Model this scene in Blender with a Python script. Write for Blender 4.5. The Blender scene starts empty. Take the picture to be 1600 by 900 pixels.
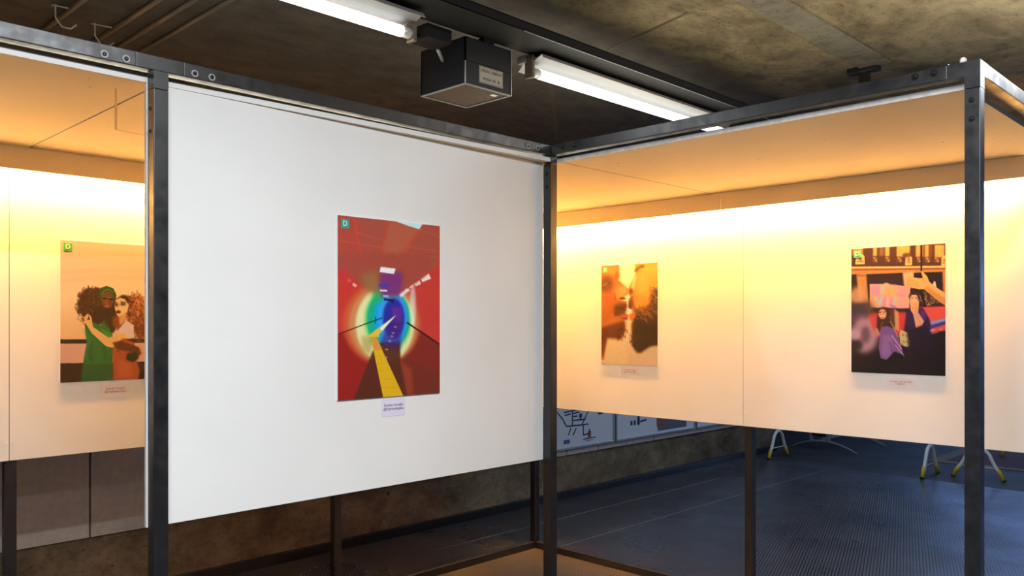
import bpy, bmesh, math, random
import numpy as np
from mathutils import Vector
random.seed(4); rng = np.random.RandomState(7)
S = bpy.context.scene
C = S.collection
# plan coordinates: a runs away along the white panel, b runs away along the right bay; world X=-b, Y=a
def W(a, b, z): return Vector((-b, a, z))

# ------------------------------------------------------------ camera, light, exposure
cam = bpy.data.objects.new('camera', bpy.data.cameras.new('camera')); C.objects.link(cam)
cam.location = W(-3.134, -2.817, 1.75)
cam.rotation_euler = (math.radians(90), 0, math.radians(44.6))
cam.data.sensor_width = 36; cam.data.lens = 1300/1600*36
cam.data.shift_y = 55/1600
S.camera = cam
S.view_settings.view_transform = 'Standard'; S.view_settings.look = 'None'
S.view_settings.gamma = 1; S.view_settings.use_curve_mapping = False
S.view_settings.exposure = 0.0

world = bpy.data.worlds.new('world'); S.world = world; world.use_nodes = True
world.node_tree.nodes['Background'].inputs[0].default_value = (.75, .85, 1, 1)
world.node_tree.nodes['Background'].inputs[1].default_value = .10

def area(name, loc, size, power, color, rot=(0, 0, 0), spread=180):
    l = bpy.data.lights.new(name, 'AREA'); l.shape = 'RECTANGLE'
    l.size, l.size_y = size; l.energy = power; l.color = color; l.spread = math.radians(spread)
    o = bpy.data.objects.new(name, l); C.objects.link(o); o.location = loc; o.rotation_euler = rot
    return o
R = math.radians
COOL = (.93, .97, 1)
WARM = (1, .54, .17)
WARM_LOW = (1, .43, .07)
# rows of tubes over the aisle behind the camera (long axis runs along a)
area('aisle_tube_light', W(-2.5, -2.45, 3.36), (.12, 2.4), 205, COOL)
area('aisle_tube_light', W(-3.5, -3.9, 3.02), (.10, 3.0), 75, COOL)
area('aisle_tube_light', W(2.3, -2.45, 3.36), (.12, 2.0), 62, COOL)
area('added_far_light', W(6.0, .6, 3.1), (.10, 3.0), 36, (.5, .7, 1))  # unseen light added to brighten the far wall boards
# unseen upward light, added to brighten the bare concrete of the aisle ceiling
area('added_ceiling_uplight', W(.8, -2.2, 2.75), (.5, 2.4), 50, (1, .93, .76), (math.pi, 0, 0))
# daylight from the far exit
area('exit_daylight', W(15.0, -2.5, 2.95), (11, .8), 4800, (.22, .42, 1), (R(90), 0, 0))
# warm strips hidden behind the two fascia boards, facing down along the panels
area('warm_strip_light', W(1.535, -.1, 2.552), (3.3, .03), 330, WARM, (R(84), 0, 0))
area('warm_strip_light', W(1.525, -.1, 2.552), (3.3, .02), 50, WARM_LOW, (R(7), 0, 0), 60)
area('warm_strip_light', W(-.9, 1.535, 2.552), (.03, 4.8), 470, WARM, (0, R(84), 0))
area('warm_strip_light', W(-.9, 1.525, 2.552), (.02, 4.8), 54, WARM_LOW, (0, R(7), 0), 60)

# ------------------------------------------------------------ materials
def mat(name, color=(.8, .8, .8), rough=.5, metal=0, spec=.5, emit=None, es=1):
    m = bpy.data.materials.new(name); m.use_nodes = True
    b = m.node_tree.nodes['Principled BSDF']
    b.inputs['Base Color'].default_value = (*color, 1); b.inputs['Roughness'].default_value = rough
    b.inputs['Metallic'].default_value = metal; b.inputs['Specular IOR Level'].default_value = spec
    if emit: b.inputs['Emission Color'].default_value = (*emit, 1); b.inputs['Emission Strength'].default_value = es
    return m
def nodes(m): return m.node_tree.nodes, m.node_tree.links, m.node_tree.nodes['Principled BSDF']
def pos(m, scale=(1, 1, 1)):
    n, l, b = nodes(m)
    g = n.new('ShaderNodeNewGeometry'); mp = n.new('ShaderNodeMapping'); mp.inputs['Scale'].default_value = scale
    l.new(g.outputs['Position'], mp.inputs['Vector']); return mp.outputs[0]
def noise(m, vec, scale, detail=5, rough=.55, dist=0):
    n, l, b = nodes(m); t = n.new('ShaderNodeTexNoise'); t.inputs['Scale'].default_value = scale
    t.inputs['Detail'].default_value = detail; t.inputs['Roughness'].default_value = rough; t.inputs['Distortion'].default_value = dist
    l.new(vec, t.inputs['Vector']); return t.outputs[0]
def ramp(m, fac, stops):
    n, l, b = nodes(m); r = n.new('ShaderNodeValToRGB'); e = r.color_ramp.elements
    e[0].position, e[0].color = stops[0][0], (*stops[0][1], 1); e[1].position, e[1].color = stops[-1][0], (*stops[-1][1], 1)
    for p, c in stops[1:-1]: x = e.new(p); x.color = (*c, 1)
    l.new(fac, r.inputs[0]); return r.outputs[0]
def mix(m, fac, a, c, kind='MIX'):
    n, l, b = nodes(m); x = n.new('ShaderNodeMix'); x.data_type = 'RGBA'; x.blend_type = kind
    if isinstance(fac, float): x.inputs[0].default_value = fac
    else: l.new(fac, x.inputs[0])
    for i, v in ((6, a), (7, c)):
        if isinstance(v, tuple): x.inputs[i].default_value = (*v, 1)
        else: l.new(v, x.inputs[i])
    return x.outputs[2]
def math_(m, op, a, c=None):
    n, l, b = nodes(m); x = n.new('ShaderNodeMath'); x.operation = op
    for i, v in ((0, a), (1, c)):
        if v is None: continue
        if isinstance(v, (int, float)): x.inputs[i].default_value = v
        else: l.new(v, x.inputs[i])
    return x.outputs[0]
def bump(m, h, strength=.3, dist=.01):
    n, l, b = nodes(m); x = n.new('ShaderNodeBump'); x.inputs['Strength'].default_value = strength; x.inputs['Distance'].default_value = dist
    l.new(h, x.inputs['Height']); l.new(x.outputs[0], b.inputs['Normal'])
def base(m, c): n, l, b = nodes(m); l.new(c, b.inputs['Base Color'])
def roughn(m, c): n, l, b = nodes(m); l.new(c, b.inputs['Roughness'])

M = {}
# painted steel
m = M['steel'] = mat('black_painted_steel', (.012, .0125, .014), .33, 0, .75)
v = pos(m); roughn(m, ramp(m, noise(m, v, 14, 6), [(.3, (.27,)*3), (.7, (.46,)*3)]))
base(m, ramp(m, noise(m, v, 40, 4), [(.3, (.006, .006, .0075)), (.72, (.012, .012, .014))]))
M['washer'] = mat('grey_washer', (.34, .32, .33), .45, .2)
M['bolt'] = mat('dark_bolt', (.02, .018, .017), .35, .5)
# laminate panels
m = M['panel'] = mat('white_laminate', (.80, .80, .79), .45)
base(m, ramp(m, noise(m, pos(m), 1.6, 3), [(.3, (.77, .77, .76)), (.7, (.83, .83, .82))]))
m = M['board'] = mat('warm_tinted_board', (.86, .84, .80), .5)  # white boards; the warm bounced light is tinted into their colour
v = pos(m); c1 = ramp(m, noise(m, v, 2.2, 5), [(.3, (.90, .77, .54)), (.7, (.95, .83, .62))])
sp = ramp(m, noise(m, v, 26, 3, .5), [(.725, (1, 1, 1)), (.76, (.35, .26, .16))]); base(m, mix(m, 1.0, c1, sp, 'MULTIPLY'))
m = M['edge'] = mat('worn_board_edge', (.6, .58, .55), .6)
base(m, ramp(m, noise(m, pos(m), 30, 5), [(.35, (.50, .47, .45)), (.5, (.58, .56, .54)), (.7, (.64, .62, .60))]))
# concrete
def concrete(name, stops, s=(1, 1, 1), bs=.25):
    m = mat(name, rough=.85, spec=.2); v = pos(m, s)
    c = ramp(m, noise(m, v, 1.7, 9, .66, .5), stops)
    d = ramp(m, noise(m, v, 11, 8, .7), [(.3, (.62, .60, .56)), (.5, (1, 1, 1)), (.75, (1.12, 1.1, 1.0))])
    c = mix(m, 1.0, c, d, 'MULTIPLY')
    pits = ramp(m, noise(m, v, 34, 4, .6), [(.30, (.40, .36, .28)), (.40, (1, 1, 1))])
    c = mix(m, .8, c, pits, 'MULTIPLY'); base(m, c); bump(m, noise(m, v, 9, 8, .7), bs, .02); return m, v, c
m, v, c = concrete('aisle_ceiling_concrete', [(.32, (.085, .066, .044)), (.45, (.155, .125, .08)), (.58, (.26, .215, .135)), (.70, (.16, .135, .095))], (1.3, .8, 1))
M['ceil'] = m
# darker brown half of the ceiling beyond the tray (world x is -b)
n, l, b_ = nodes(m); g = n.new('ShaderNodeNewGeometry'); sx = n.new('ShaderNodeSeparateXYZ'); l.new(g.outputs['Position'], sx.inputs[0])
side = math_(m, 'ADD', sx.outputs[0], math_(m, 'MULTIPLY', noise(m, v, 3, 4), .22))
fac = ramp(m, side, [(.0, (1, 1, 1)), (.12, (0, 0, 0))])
dark_brown = ramp(m, noise(m, v, 5, 8, .65), [(.3, (.060, .055, .053)), (.55, (.098, .089, .082)), (.75, (.135, .12, .10))])
base(m, mix(m, fac, c, dark_brown))
M['rib'], _, _ = concrete('grey_concrete_rib', [(.3, (.13, .12, .095)), (.5, (.19, .175, .14)), (.7, (.23, .215, .17))])
M['plinth'], _, _ = concrete('plinth_concrete', [(.3, (.075, .055, .035)), (.5, (.17, .13, .085)), (.68, (.26, .205, .135)), (.8, (.12, .11, .06))], (1, 1, 1.6))
M['joint'] = mat('dark_joint', (.10, .085, .062), .9)
M['dark'] = mat('dark_wall_paint', (.04, .038, .036), .8)
m = M['clad'] = mat('beige_wall_cladding', (.42, .385, .35), .42)
base(m, ramp(m, noise(m, pos(m), 30, 6), [(.35, (.52, .47, .43)), (.65, (.60, .55, .50))]))
M['skirt'] = mat('black_skirting', (.012, .012, .012), .3)
# studded rubber floor
m = M['floor'] = mat('studded_floor', (.05, .05, .055), .34, 0, .6)
n, l, b_ = nodes(m); g = n.new('ShaderNodeNewGeometry'); sx = n.new('ShaderNodeSeparateXYZ'); l.new(g.outputs['Position'], sx.inputs[0])
def cell(off):
    du, dv = .024, .050          # raised bars set diagonally to the sheets
    along = math_(m, 'ADD', sx.outputs[0], sx.outputs[1]); across = math_(m, 'SUBTRACT', sx.outputs[1], sx.outputs[0])
    u = math_(m, 'SUBTRACT', math_(m, 'FRACT', math_(m, 'ADD', math_(m, 'MULTIPLY', along, .7071/du), off)), .5)
    w = math_(m, 'SUBTRACT', math_(m, 'FRACT', math_(m, 'ADD', math_(m, 'MULTIPLY', across, .7071/dv), off)), .5)
    return math_(m, 'SQRT', math_(m, 'ADD', math_(m, 'MULTIPLY', u, u), math_(m, 'MULTIPLY', w, w)))
d = math_(m, 'MINIMUM', cell(.0), cell(.5))
stud = ramp(m, d, [(.20, (1, 1, 1)), (.28, (0, 0, 0))])
dirt = ramp(m, noise(m, pos(m), 1.3, 7, .6), [(.35, (.55, .52, .5)), (.6, (1, 1, 1))])
c = mix(m, stud, (.008, .008, .010), (.17, .155, .17)); base(m, mix(m, 1.0, c, dirt, 'MULTIPLY'))
roughn(m, ramp(m, noise(m, pos(m), 1.1, 6), [(.35, (.42,)*3), (.62, (.26,)*3)])); bump(m, stud, .8, .006)
m = M['floor_far'] = mat('worn_dark_floor', (.04, .04, .042), .65)
base(m, ramp(m, noise(m, pos(m), 2, 8), [(.3, (.022, .021, .020)), (.7, (.06, .057, .054))]))
M['seam'] = mat('bare_metal_seam', (.30, .34, .40), .35, .5)
M['alu'] = mat('brushed_aluminium', (.55, .55, .53), .35, .8)
M['poster_white'] = mat('poster_paper', (.66, .70, .78), .3)
M['white_paint'] = mat('white_paint', (.78, .78, .76), .4)
M['yellow'] = mat('yellow_paint', (.62, .45, .03), .45)
M['black'] = mat('black_plastic', (.016, .016, .017), .6, spec=.15)
M['box'] = mat('black_box_sheet', (.010, .011, .014), .30, 0, .45)
m = M['mesh'] = mat('rusty_brown_mesh', (.07, .042, .03), .7)
base(m, ramp(m, noise(m, pos(m), 90, 3), [(.4, (.05, .03, .022)), (.6, (.11, .065, .048))]))
M['tube'] = mat('lit_tube', (1, 1, 1), .5, emit=(.95, .97, 1), es=3.2)
M['cap'] = mat('tube_end_cap', (.6, .6, .58), .3, .3)
M['reflector'] = mat('white_reflector', (.30, .297, .285), .5, 0)
M['holder'] = mat('brown_lamp_holder', (.16, .12, .09), .5)
M['plate'] = mat('cream_label_plate', (.55, .48, .37), .5)
M['ink'] = mat('dark_ink', (.05, .045, .05), .6)
M['violet_ink'] = mat('violet_ink', (.12, .10, .22), .6)
M['brown_ink'] = mat('faded_brown_ink', (.42, .25, .16), .6)
M['caption'] = mat('lilac_caption_card', (.74, .70, .84), .5)
M['caption_pink'] = mat('pale_pink_caption_card', (.84, .74, .74), .5)
M['badge_teal'] = mat('teal_badge', (.02, .36, .26), .4)
M['badge_green'] = mat('light_green_badge', (.06, .40, .08), .4)
M['badge_mint'] = mat('mint_badge', (.10, .62, .36), .4)
M['ink_white'] = mat('white_ink', (.85, .9, .88), .4)
M['navy'] = mat('navy_print', (.02, .03, .10), .5)
M['blue_print'] = mat('blue_print', (.05, .12, .36), .5)
M['maroon'] = mat('maroon_print', (.22, .09, .07), .5)
M['grey_print'] = mat('grey_print', (.12, .12, .14), .5)
M['red_mat'] = mat('dark_red_mat', (.115, .03, .028), .8)
M['tan'] = mat('tan_border', (.20, .14, .065), .7)
M['grey_metal'] = mat('grey_metal', (.30, .30, .31), .4, .4)
M['wire'] = mat('pale_wire', (.55, .53, .5), .5)
M['pipe'] = mat('brown_painted_pipe', (.13, .115, .105), .45)
m = M['print'] = mat('photo_print', rough=.28, spec=.4)
n, l, b_ = nodes(m); vc = n.new('ShaderNodeVertexColor'); vc.layer_name = 'print'; l.new(vc.outputs[0], b_.inputs['Base Color'])

# ------------------------------------------------------------ building helpers
def mkobj(name, bm, m, parent=None, origin=None):
    """bm is in world coordinates; a child keeps its thing's origin"""
    o0 = Vector(parent['_o']) if parent else (Vector(origin) if origin is not None else Vector((0, 0, 0)))
    bmesh.ops.translate(bm, verts=bm.verts, vec=-o0)
    me = bpy.data.meshes.new(name); bm.normal_update(); bm.to_mesh(me); bm.free()
    for x in (m if isinstance(m, (list, tuple)) else [m]): me.materials.append(M[x] if isinstance(x, str) else x)
    o = bpy.data.objects.new(name, me); C.objects.link(o)
    if parent: o.parent = parent
    else: o.location = o0
    o['_o'] = tuple(o0)
    return o
def thing(name, label, cat, loc, group=None):
    o = bpy.data.objects.new(name, None); C.objects.link(o); o.location = loc; o.empty_display_size = .1; o['_o'] = tuple(loc)
    tag(o, label, cat, group); return o
def tag(o, label=None, cat=None, group=None, kind=None):
    if label: o['label'] = label
    if cat: o['category'] = cat
    if group: o['group'] = group
    if kind: o['kind'] = kind
    return o
def struct(name, bm, m, label=None): return tag(mkobj(name, bm, m), label, kind='structure')
def box(bm, a, b, z, bev=0, mi=0):
    """box from ranges in a, b, z"""
    (a0, a1), (b0, b1), (z0, z1) = a, b, z
    r = bmesh.ops.create_cube(bm, size=1); vs = r['verts']
    bmesh.ops.scale(bm, vec=(abs(b1-b0), abs(a1-a0), abs(z1-z0)), verts=vs)
    bmesh.ops.translate(bm, vec=W((a0+a1)/2, (b0+b1)/2, (z0+z1)/2), verts=vs)
    fs = list({f for v in vs for f in v.link_faces})
    for f in fs: f.material_index = mi
    if bev:
        es = list({e for v in vs for e in v.link_edges})
        bmesh.ops.bevel(bm, geom=es, offset=bev, segments=2, affect='EDGES', profile=.6)
    return bm
def B(a, b, z, bev=0): return box(bmesh.new(), a, b, z, bev)
def tube(bm, pts, r, seg=10, cap=True):
    pts = [Vector(p) for p in pts]; rings = []; up = None
    for i, p in enumerate(pts):
        d = (pts[min(i+1, len(pts)-1)] - pts[max(i-1, 0)]).normalized()
        if up is None: up = Vector((0, 0, 1)) if abs(d.z) < .9 else Vector((1, 0, 0))
        s = d.cross(up).normalized(); up = s.cross(d).normalized()
        rr = r[i] if isinstance(r, (list, tuple)) else r
        rings.append([bm.verts.new(p + (s*math.cos(t) + up*math.sin(t))*rr) for t in [2*math.pi*k/seg for k in range(seg)]])
    for q in range(len(rings)-1):
        for k in range(seg):
            f = bm.faces.new((rings[q][k], rings[q][(k+1) % seg], rings[q+1][(k+1) % seg], rings[q+1][k])); f.smooth = True
    if cap: bm.faces.new(rings[0][::-1]); bm.faces.new(rings[-1])
    return bm
def T(pts, r, seg=10): return tube(bmesh.new(), pts, r, seg)
def prism(bm, poly, z0, z1):
    """poly of (a, b)"""
    lo = [bm.verts.new(W(a, b, z0)) for a, b in poly]; hi = [bm.verts.new(W(a, b, z1)) for a, b in poly]
    bm.faces.new(lo); bm.faces.new(hi[::-1]); k = len(poly)
    for i in range(k): bm.faces.new((lo[i], hi[i], hi[(i+1) % k], lo[(i+1) % k]))
    bmesh.ops.recalc_face_normals(bm, faces=bm.faces); return bm
# frames on the walls: 'b' = plane of constant b seen from -b (right is +a); 'a' = plane of constant a (right is -b)
def onwall(kind, plane, u, z, off=0):
    return W(u, plane-off, z) if kind == 'b' else W(plane-off, u, z)
def text(s, size, kind, plane, u, z, m, parent, name='lettering', off=.002, squeeze=1, spacing=1.0):
    """u is the text centre (a or b coordinate)"""
    cu = bpy.data.curves.new('t', 'FONT'); cu.body = s; cu.size = size; cu.align_x = 'CENTER'; cu.align_y = 'CENTER'; cu.space_line = spacing
    cu.extrude = .0004
    o = bpy.data.objects.new('t', cu); C.objects.link(o); dg = bpy.context.evaluated_depsgraph_get()
    me = bpy.data.meshes.new_from_object(o.evaluated_get(dg)); bpy.data.objects.remove(o)
    bm = bmesh.new(); bm.from_mesh(me); bpy.data.meshes.remove(me)
    right = W(1, 0, 0) if kind == 'b' else W(0, -1, 0); nrm = W(0, -1, 0) if kind == 'b' else W(-1, 0, 0)
    ctr = onwall(kind, plane, u, z, off)
    for v in bm.verts: v.co = ctr + right*(v.co.x*squeeze) + Vector((0, 0, 1))*v.co.y + nrm*v.co.z
    for f in bm.faces: f.material_index = 0
    return mkobj(name, bm, m, parent)
def bolt(bm, kind, plane, u, z, r=.0105, mi0=0, mi1=1):
    nrm = W(0, -1, 0) if kind == 'b' else W(-1, 0, 0)
    p = onwall(kind, plane, u, z)
    n0 = len(bm.faces); tube(bm, [p-nrm*.004, p+nrm*.0025], r, 18); bm.faces.ensure_lookup_table()
    for f in bm.faces[n0:]: f.material_index = mi0
    n0 = len(bm.faces); tube(bm, [p, p+nrm*.005, p+nrm*.006], [r*.55, r*.55, r*.35], 12); bm.faces.ensure_lookup_table()
    for f in bm.faces[n0:]: f.material_index = mi1
    return bm

# ------------------------------------------------------------ setting
bm = bmesh.new(); prism(bm, [(-8, -10), (6.75, -10), (6.75, 2.68), (-8, 2.68)], -.1, 0); struct('floor', bm, 'floor')
bm = bmesh.new(); prism(bm, [(6.75, -10), (16, -10), (16, 6), (7.6, 6), (7.6, 2.68), (6.75, 2.68)], -.1, -.002); struct('floor_far', bm, 'floor_far')
bm = bmesh.new(); prism(bm, [(-8, -10), (16, -10), (16, 6.1), (-8, 6.1)], 3.4, 3.6); struct('ceiling', bm, 'ceil')
# left wall: concrete plinth, cladding above it
struct('wall_left', B((-8, 7.6), (2.68, 2.95), (0, 3.4)), 'plinth')
bm = bmesh.new(); x = -7.80
k = 0
while x < 7.5:
    a1 = min(x+.494, 7.6); box(bm, (x+.004, a1-.002), (2.655, 2.679), (.425, 3.1), .002); x += .5
struct('wall_cladding', bm, 'clad').name = 'wall_left_cladding'
struct('wall_return', B((7.6, 7.8), (2.95, 6.1), (0, 3.4)), 'dark').name = 'wall_back_left'
struct('wall_far', B((16, 16.2), (-10, 6.1), (0, 3.4)), 'dark')
struct('wall_side', B((7.6, 16.2), (6.0, 6.2), (0, 3.4)), 'dark').name = 'wall_far_left'
bm = B((-8, 7.6), (2.63, 2.68), (0, .07), .004); struct('baseboard_left', bm, 'skirt')
# floor sheet seams
bm = bmesh.new()
for bb, a0, a1 in ((1.49, 1.75, 6.6), (2.107, 1.0, 5.2)): box(bm, (a0, a1), (bb-.004, bb+.004), (-.001, .0015))
struct('trim_1', bm, 'seam')
# ceiling relief
bm = bmesh.new(); box(bm, (-6, 2.26), (-.84, -.65), (3.388, 3.402), .004); struct('trim_2', bm, 'rib')
def strip(bm, p, q, w, z0, z1):
    p, q = Vector(p), Vector(q); d = (q-p).normalized(); n_ = Vector((-d.y, d.x))*w/2
    prism(bm, [tuple(p+n_), tuple(q+n_), tuple(q-n_), tuple(p-n_)], z0, z1)
bm = bmesh.new()
for p, q, w in (((.85, .30), (.67, -.38), .02), ((1.36, 1.63), (1.18, 1.06), .018), ((1.12, 1.0), (2.5, 2.17), .03), ((1.17, 1.06), (1.6, .9), .015), ((-.3, 2.6), (1.18, 1.06), .006)):
    strip(bm, p, q, w, 3.397, 3.402)
struct('trim_3', bm, 'joint')

# ------------------------------------------------------------ the display frame
fr = thing('exhibition_stand', 'black steel tube exhibition stand with large white panels and two warm-lit roofed bays', 'exhibition stand', W(0, 0, 0))
w = .05; BV = .0026; top = (2.60, 2.65)
def post(a, b, z1=2.56, face_bolts=(), joint=True):
    p = mkobj('post', B((a, a+w), (b, b+w), (0, z1), BV), 'steel', fr)
    if face_bolts:
        bm = bmesh.new()
        for kind, z in face_bolts:
            bm = bmesh.new()
            if kind == 'a': bolt(bm, 'a', a, b+w/2+.002, z, .010)
            else: bolt(bm, 'b', b, a+w/2, z, .010)
            mkobj('bolt', bm, ['bolt', 'bolt'], p)
    return p
def node(a0, a1, b0, b1, z0=2.5615):
    bm = bmesh.new(); box(bm, (a0, a1), (b0, b1), top, BV); return bm
def beam(a, b, z=top, bolts=(), pale=False):
    p = mkobj('beam' if z[0] > 1 else 'floor_rail', B(a, b, z, BV), 'steel', fr)
    for kind, plane, u, zz in bolts:
        mkobj('bolt', bolt(bmesh.new(), kind, plane, u, zz, .0125), ['washer' if pale else 'bolt', 'bolt'], p)
    return p
# front corner post between the white panel and the right bay
post(0, 0, 2.56, (('a', 2.508), ('a', 2.443)))
mkobj('corner_joint', box(B((-.0, w), (0, w), top, BV), (0, w), (0, w), (2.5615, 2.6), 0), 'steel', fr)
# left post with its T joint
post(-1.99, 0, 2.54)
bm = B((-2.047, -1.888), (0, w), top, BV); box(bm, (-1.99, -1.94), (0, w), (2.5415, 2.6), 0); mkobj('t_joint', bm, 'steel', fr)
# bolts on the left post's side and right side
p = fr.children[-2]
for z in (2.475, 2.40): mkobj('bolt', bolt(bmesh.new(), 'a', -1.99, .028, z, .008), ['bolt', 'bolt'], p)
# right post
post(0, -1.964, 2.555, (('a', 2.515), ('a', 2.45)))
bm = B((0, .09), (-1.964, -1.914), top, 0); box(bm, (0, w), (-1.914, -1.86), top, 0); box(bm, (0, w), (-1.964, -1.914), (2.5565, 2.6), 0)
mkobj('corner_joint', bm, 'steel', fr)
# dark sleeves bridging the joints
e = .0003
for a, b in (((-2.0505, -2.045), (e, w-e)), ((-1.8905, -1.885), (e, w-e)), ((e, w-e), (-1.862, -1.857)), ((.088, .093), (-1.964+e, -1.914-e))): mkobj('joint_sleeve', B(a, b, (2.6003, 2.6497)), 'skirt', fr)
# front top beams
beam((-5.95, -2.048), (0, w), top, [('b', 0, -2.148, 2.617), ('b', 0, -2.080, 2.617)], True)
beam((-1.887, -.001), (0, w), top, [('b', 0, -1.849, 2.618), ('b', 0, -1.787, 2.618), ('b', 0, -.165, 2.62), ('b', 0, -.098, 2.622)], True)
beam((0, w), (-1.859, -.001), top, [('a', 0, -1.753, 2.632), ('a', 0, -1.816, 2.632), ('a', 0, -.085, 2.628), ('a', 0, -.156, 2.627)])
bb = beam((.091, 1.6), (-1.964, -1.914), top)
for aa in (.129, .199): bm = box(bmesh.new(), (aa-.014, aa+.014), (-1.9645, -1.96), (2.622, 2.644)); mkobj('slot', bm, 'skirt', bb)
post(-3.98, 0, 2.6)
# back rows of posts, rails and beams
for b in (1.6, -.246, -1.964): post(1.6, b, 2.6)
for a in (-.225, -2.03, -3.98): post(a, 1.6, 2.6)
beam((1.6, 1.65), (-1.913, 1.599)); beam((-3.93, 1.599), (1.6, 1.65)); beam((1.6, 1.65), (1.6, 1.65))
beam((1.601, 1.649), (-.195, 1.599), (0, w)); beam((1.601, 1.649), (-1.913, -.247), (0, w))
beam((-.174, 1.599), (1.601, 1.649), (0, w)); beam((-1.979, -.226), (1.601, 1.649), (0, w)); beam((-3.929, -2.031), (1.601, 1.649), (0, w))
beam((.051, 1.599), (-1.963, -1.915), (0, w))

# bay ceilings: boards laid on the frame, each one a thing
def cboard(poly, label, em='panel'):
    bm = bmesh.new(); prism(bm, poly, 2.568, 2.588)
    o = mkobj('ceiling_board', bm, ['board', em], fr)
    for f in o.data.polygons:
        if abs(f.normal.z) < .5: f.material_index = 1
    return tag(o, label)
g = .007
cboard([(.052, -1.90), (.052, -.03), (1.59, -.03), (1.59, -1.90)], 'warm-lit white ceiling board over the right bay, reaching to the near right post', 'edge')
cboard([(.052, -.03+g), (.052, .0), (-1.95, .052), (-1.95, 1.59), (1.59, 1.59), (1.59, -.03+g)], 'white ceiling board over the corner, behind the large white panel')
hb = cboard([(-1.95-g, .052), (-5.9, .052), (-5.9, 1.59), (-1.95-g, 1.59)], 'warm-lit white ceiling board over the left bay, beyond the left post')

mkobj('seam_strip', B((.055, 1.585), (-.035, -.018), (2.588, 2.592)), 'skirt', fr)
mkobj('seam_strip', B((-1.962, -1.945), (.055, 1.585), (2.588, 2.592)), 'skirt', fr)
# faint, slightly darker lines on the underside of the left bay ceiling
bm = bmesh.new()
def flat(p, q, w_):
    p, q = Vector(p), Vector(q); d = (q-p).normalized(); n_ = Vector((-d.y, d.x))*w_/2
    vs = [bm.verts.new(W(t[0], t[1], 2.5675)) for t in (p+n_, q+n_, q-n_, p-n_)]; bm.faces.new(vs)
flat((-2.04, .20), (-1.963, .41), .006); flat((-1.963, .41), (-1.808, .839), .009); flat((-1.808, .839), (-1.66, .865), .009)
M['line_tone'] = mat('darker_ceiling_line', (.55, .42, .26), .6); mkobj('ceiling_lines', bm, 'line_tone', hb)
# fascia boards
def fascia(a, b, label):
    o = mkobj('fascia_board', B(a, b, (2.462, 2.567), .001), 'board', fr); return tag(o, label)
fascia((1.50, 1.515), (-1.75, -.087), 'narrow warm-lit fascia board')
fascia((1.50, 1.515), (-.084, 1.49), 'narrow warm-lit fascia board')
fascia((-5.9, 1.49), (1.50, 1.515), 'narrow warm-lit fascia board')

# display panels
def panel(a, b, z, label, name='display_panel'):
    return tag(mkobj(name, B(a, b, z, .0012), 'panel', fr), label)
pm = panel((-1.995, -.001), (.0505, .0655), (1.055, 2.567), 'large plain white panel in the middle carrying the red tunnel photo')
pr1 = panel((1.585, 1.598), (-.1915, 1.583), (1.107, 2.56), 'cream-lit panel carrying the kissing photo, next to the corner post')
pr2 = panel((1.585, 1.598), (-2.02, -.1945), (1.107, 2.56), 'cream-lit panel carrying the crowd photo, behind the right post')
pl1 = panel((-2.014, 1.583), (1.585, 1.598), (1.107, 2.56), 'cream-lit panel carrying the photo of the embracing couple')
pl2 = panel((-4.0, -2.017), (1.585, 1.598), (1.107, 2.56), 'cream-lit panel at the left picture edge with no photo on it')
for pn, kind, u in ((pr1, 'a', -.18), (pr2, 'a', -.206), (pl1, 'b', -2.0), (pl2, 'b', -2.03)):
    bm = bmesh.new()
    p = onwall(kind, 1.585, u, 1.19); nn = (W(0, -1, 0) if kind == 'b' else W(-1, 0, 0)); tube(bm, [p, p+nn*.002], .004, 8); mkobj('screw', bm, 'white_paint', pn)
# aluminium strip channels for the hidden warm lights
tag(mkobj('light_channel', B((1.516, 1.55), (-1.75, 1.49), (2.556, 2.566)), 'alu', fr), 'aluminium light channel')
tag(mkobj('light_channel', B((-4.0, 1.49), (1.516, 1.55), (2.556, 2.566)), 'alu', fr), 'aluminium light channel')

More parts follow.
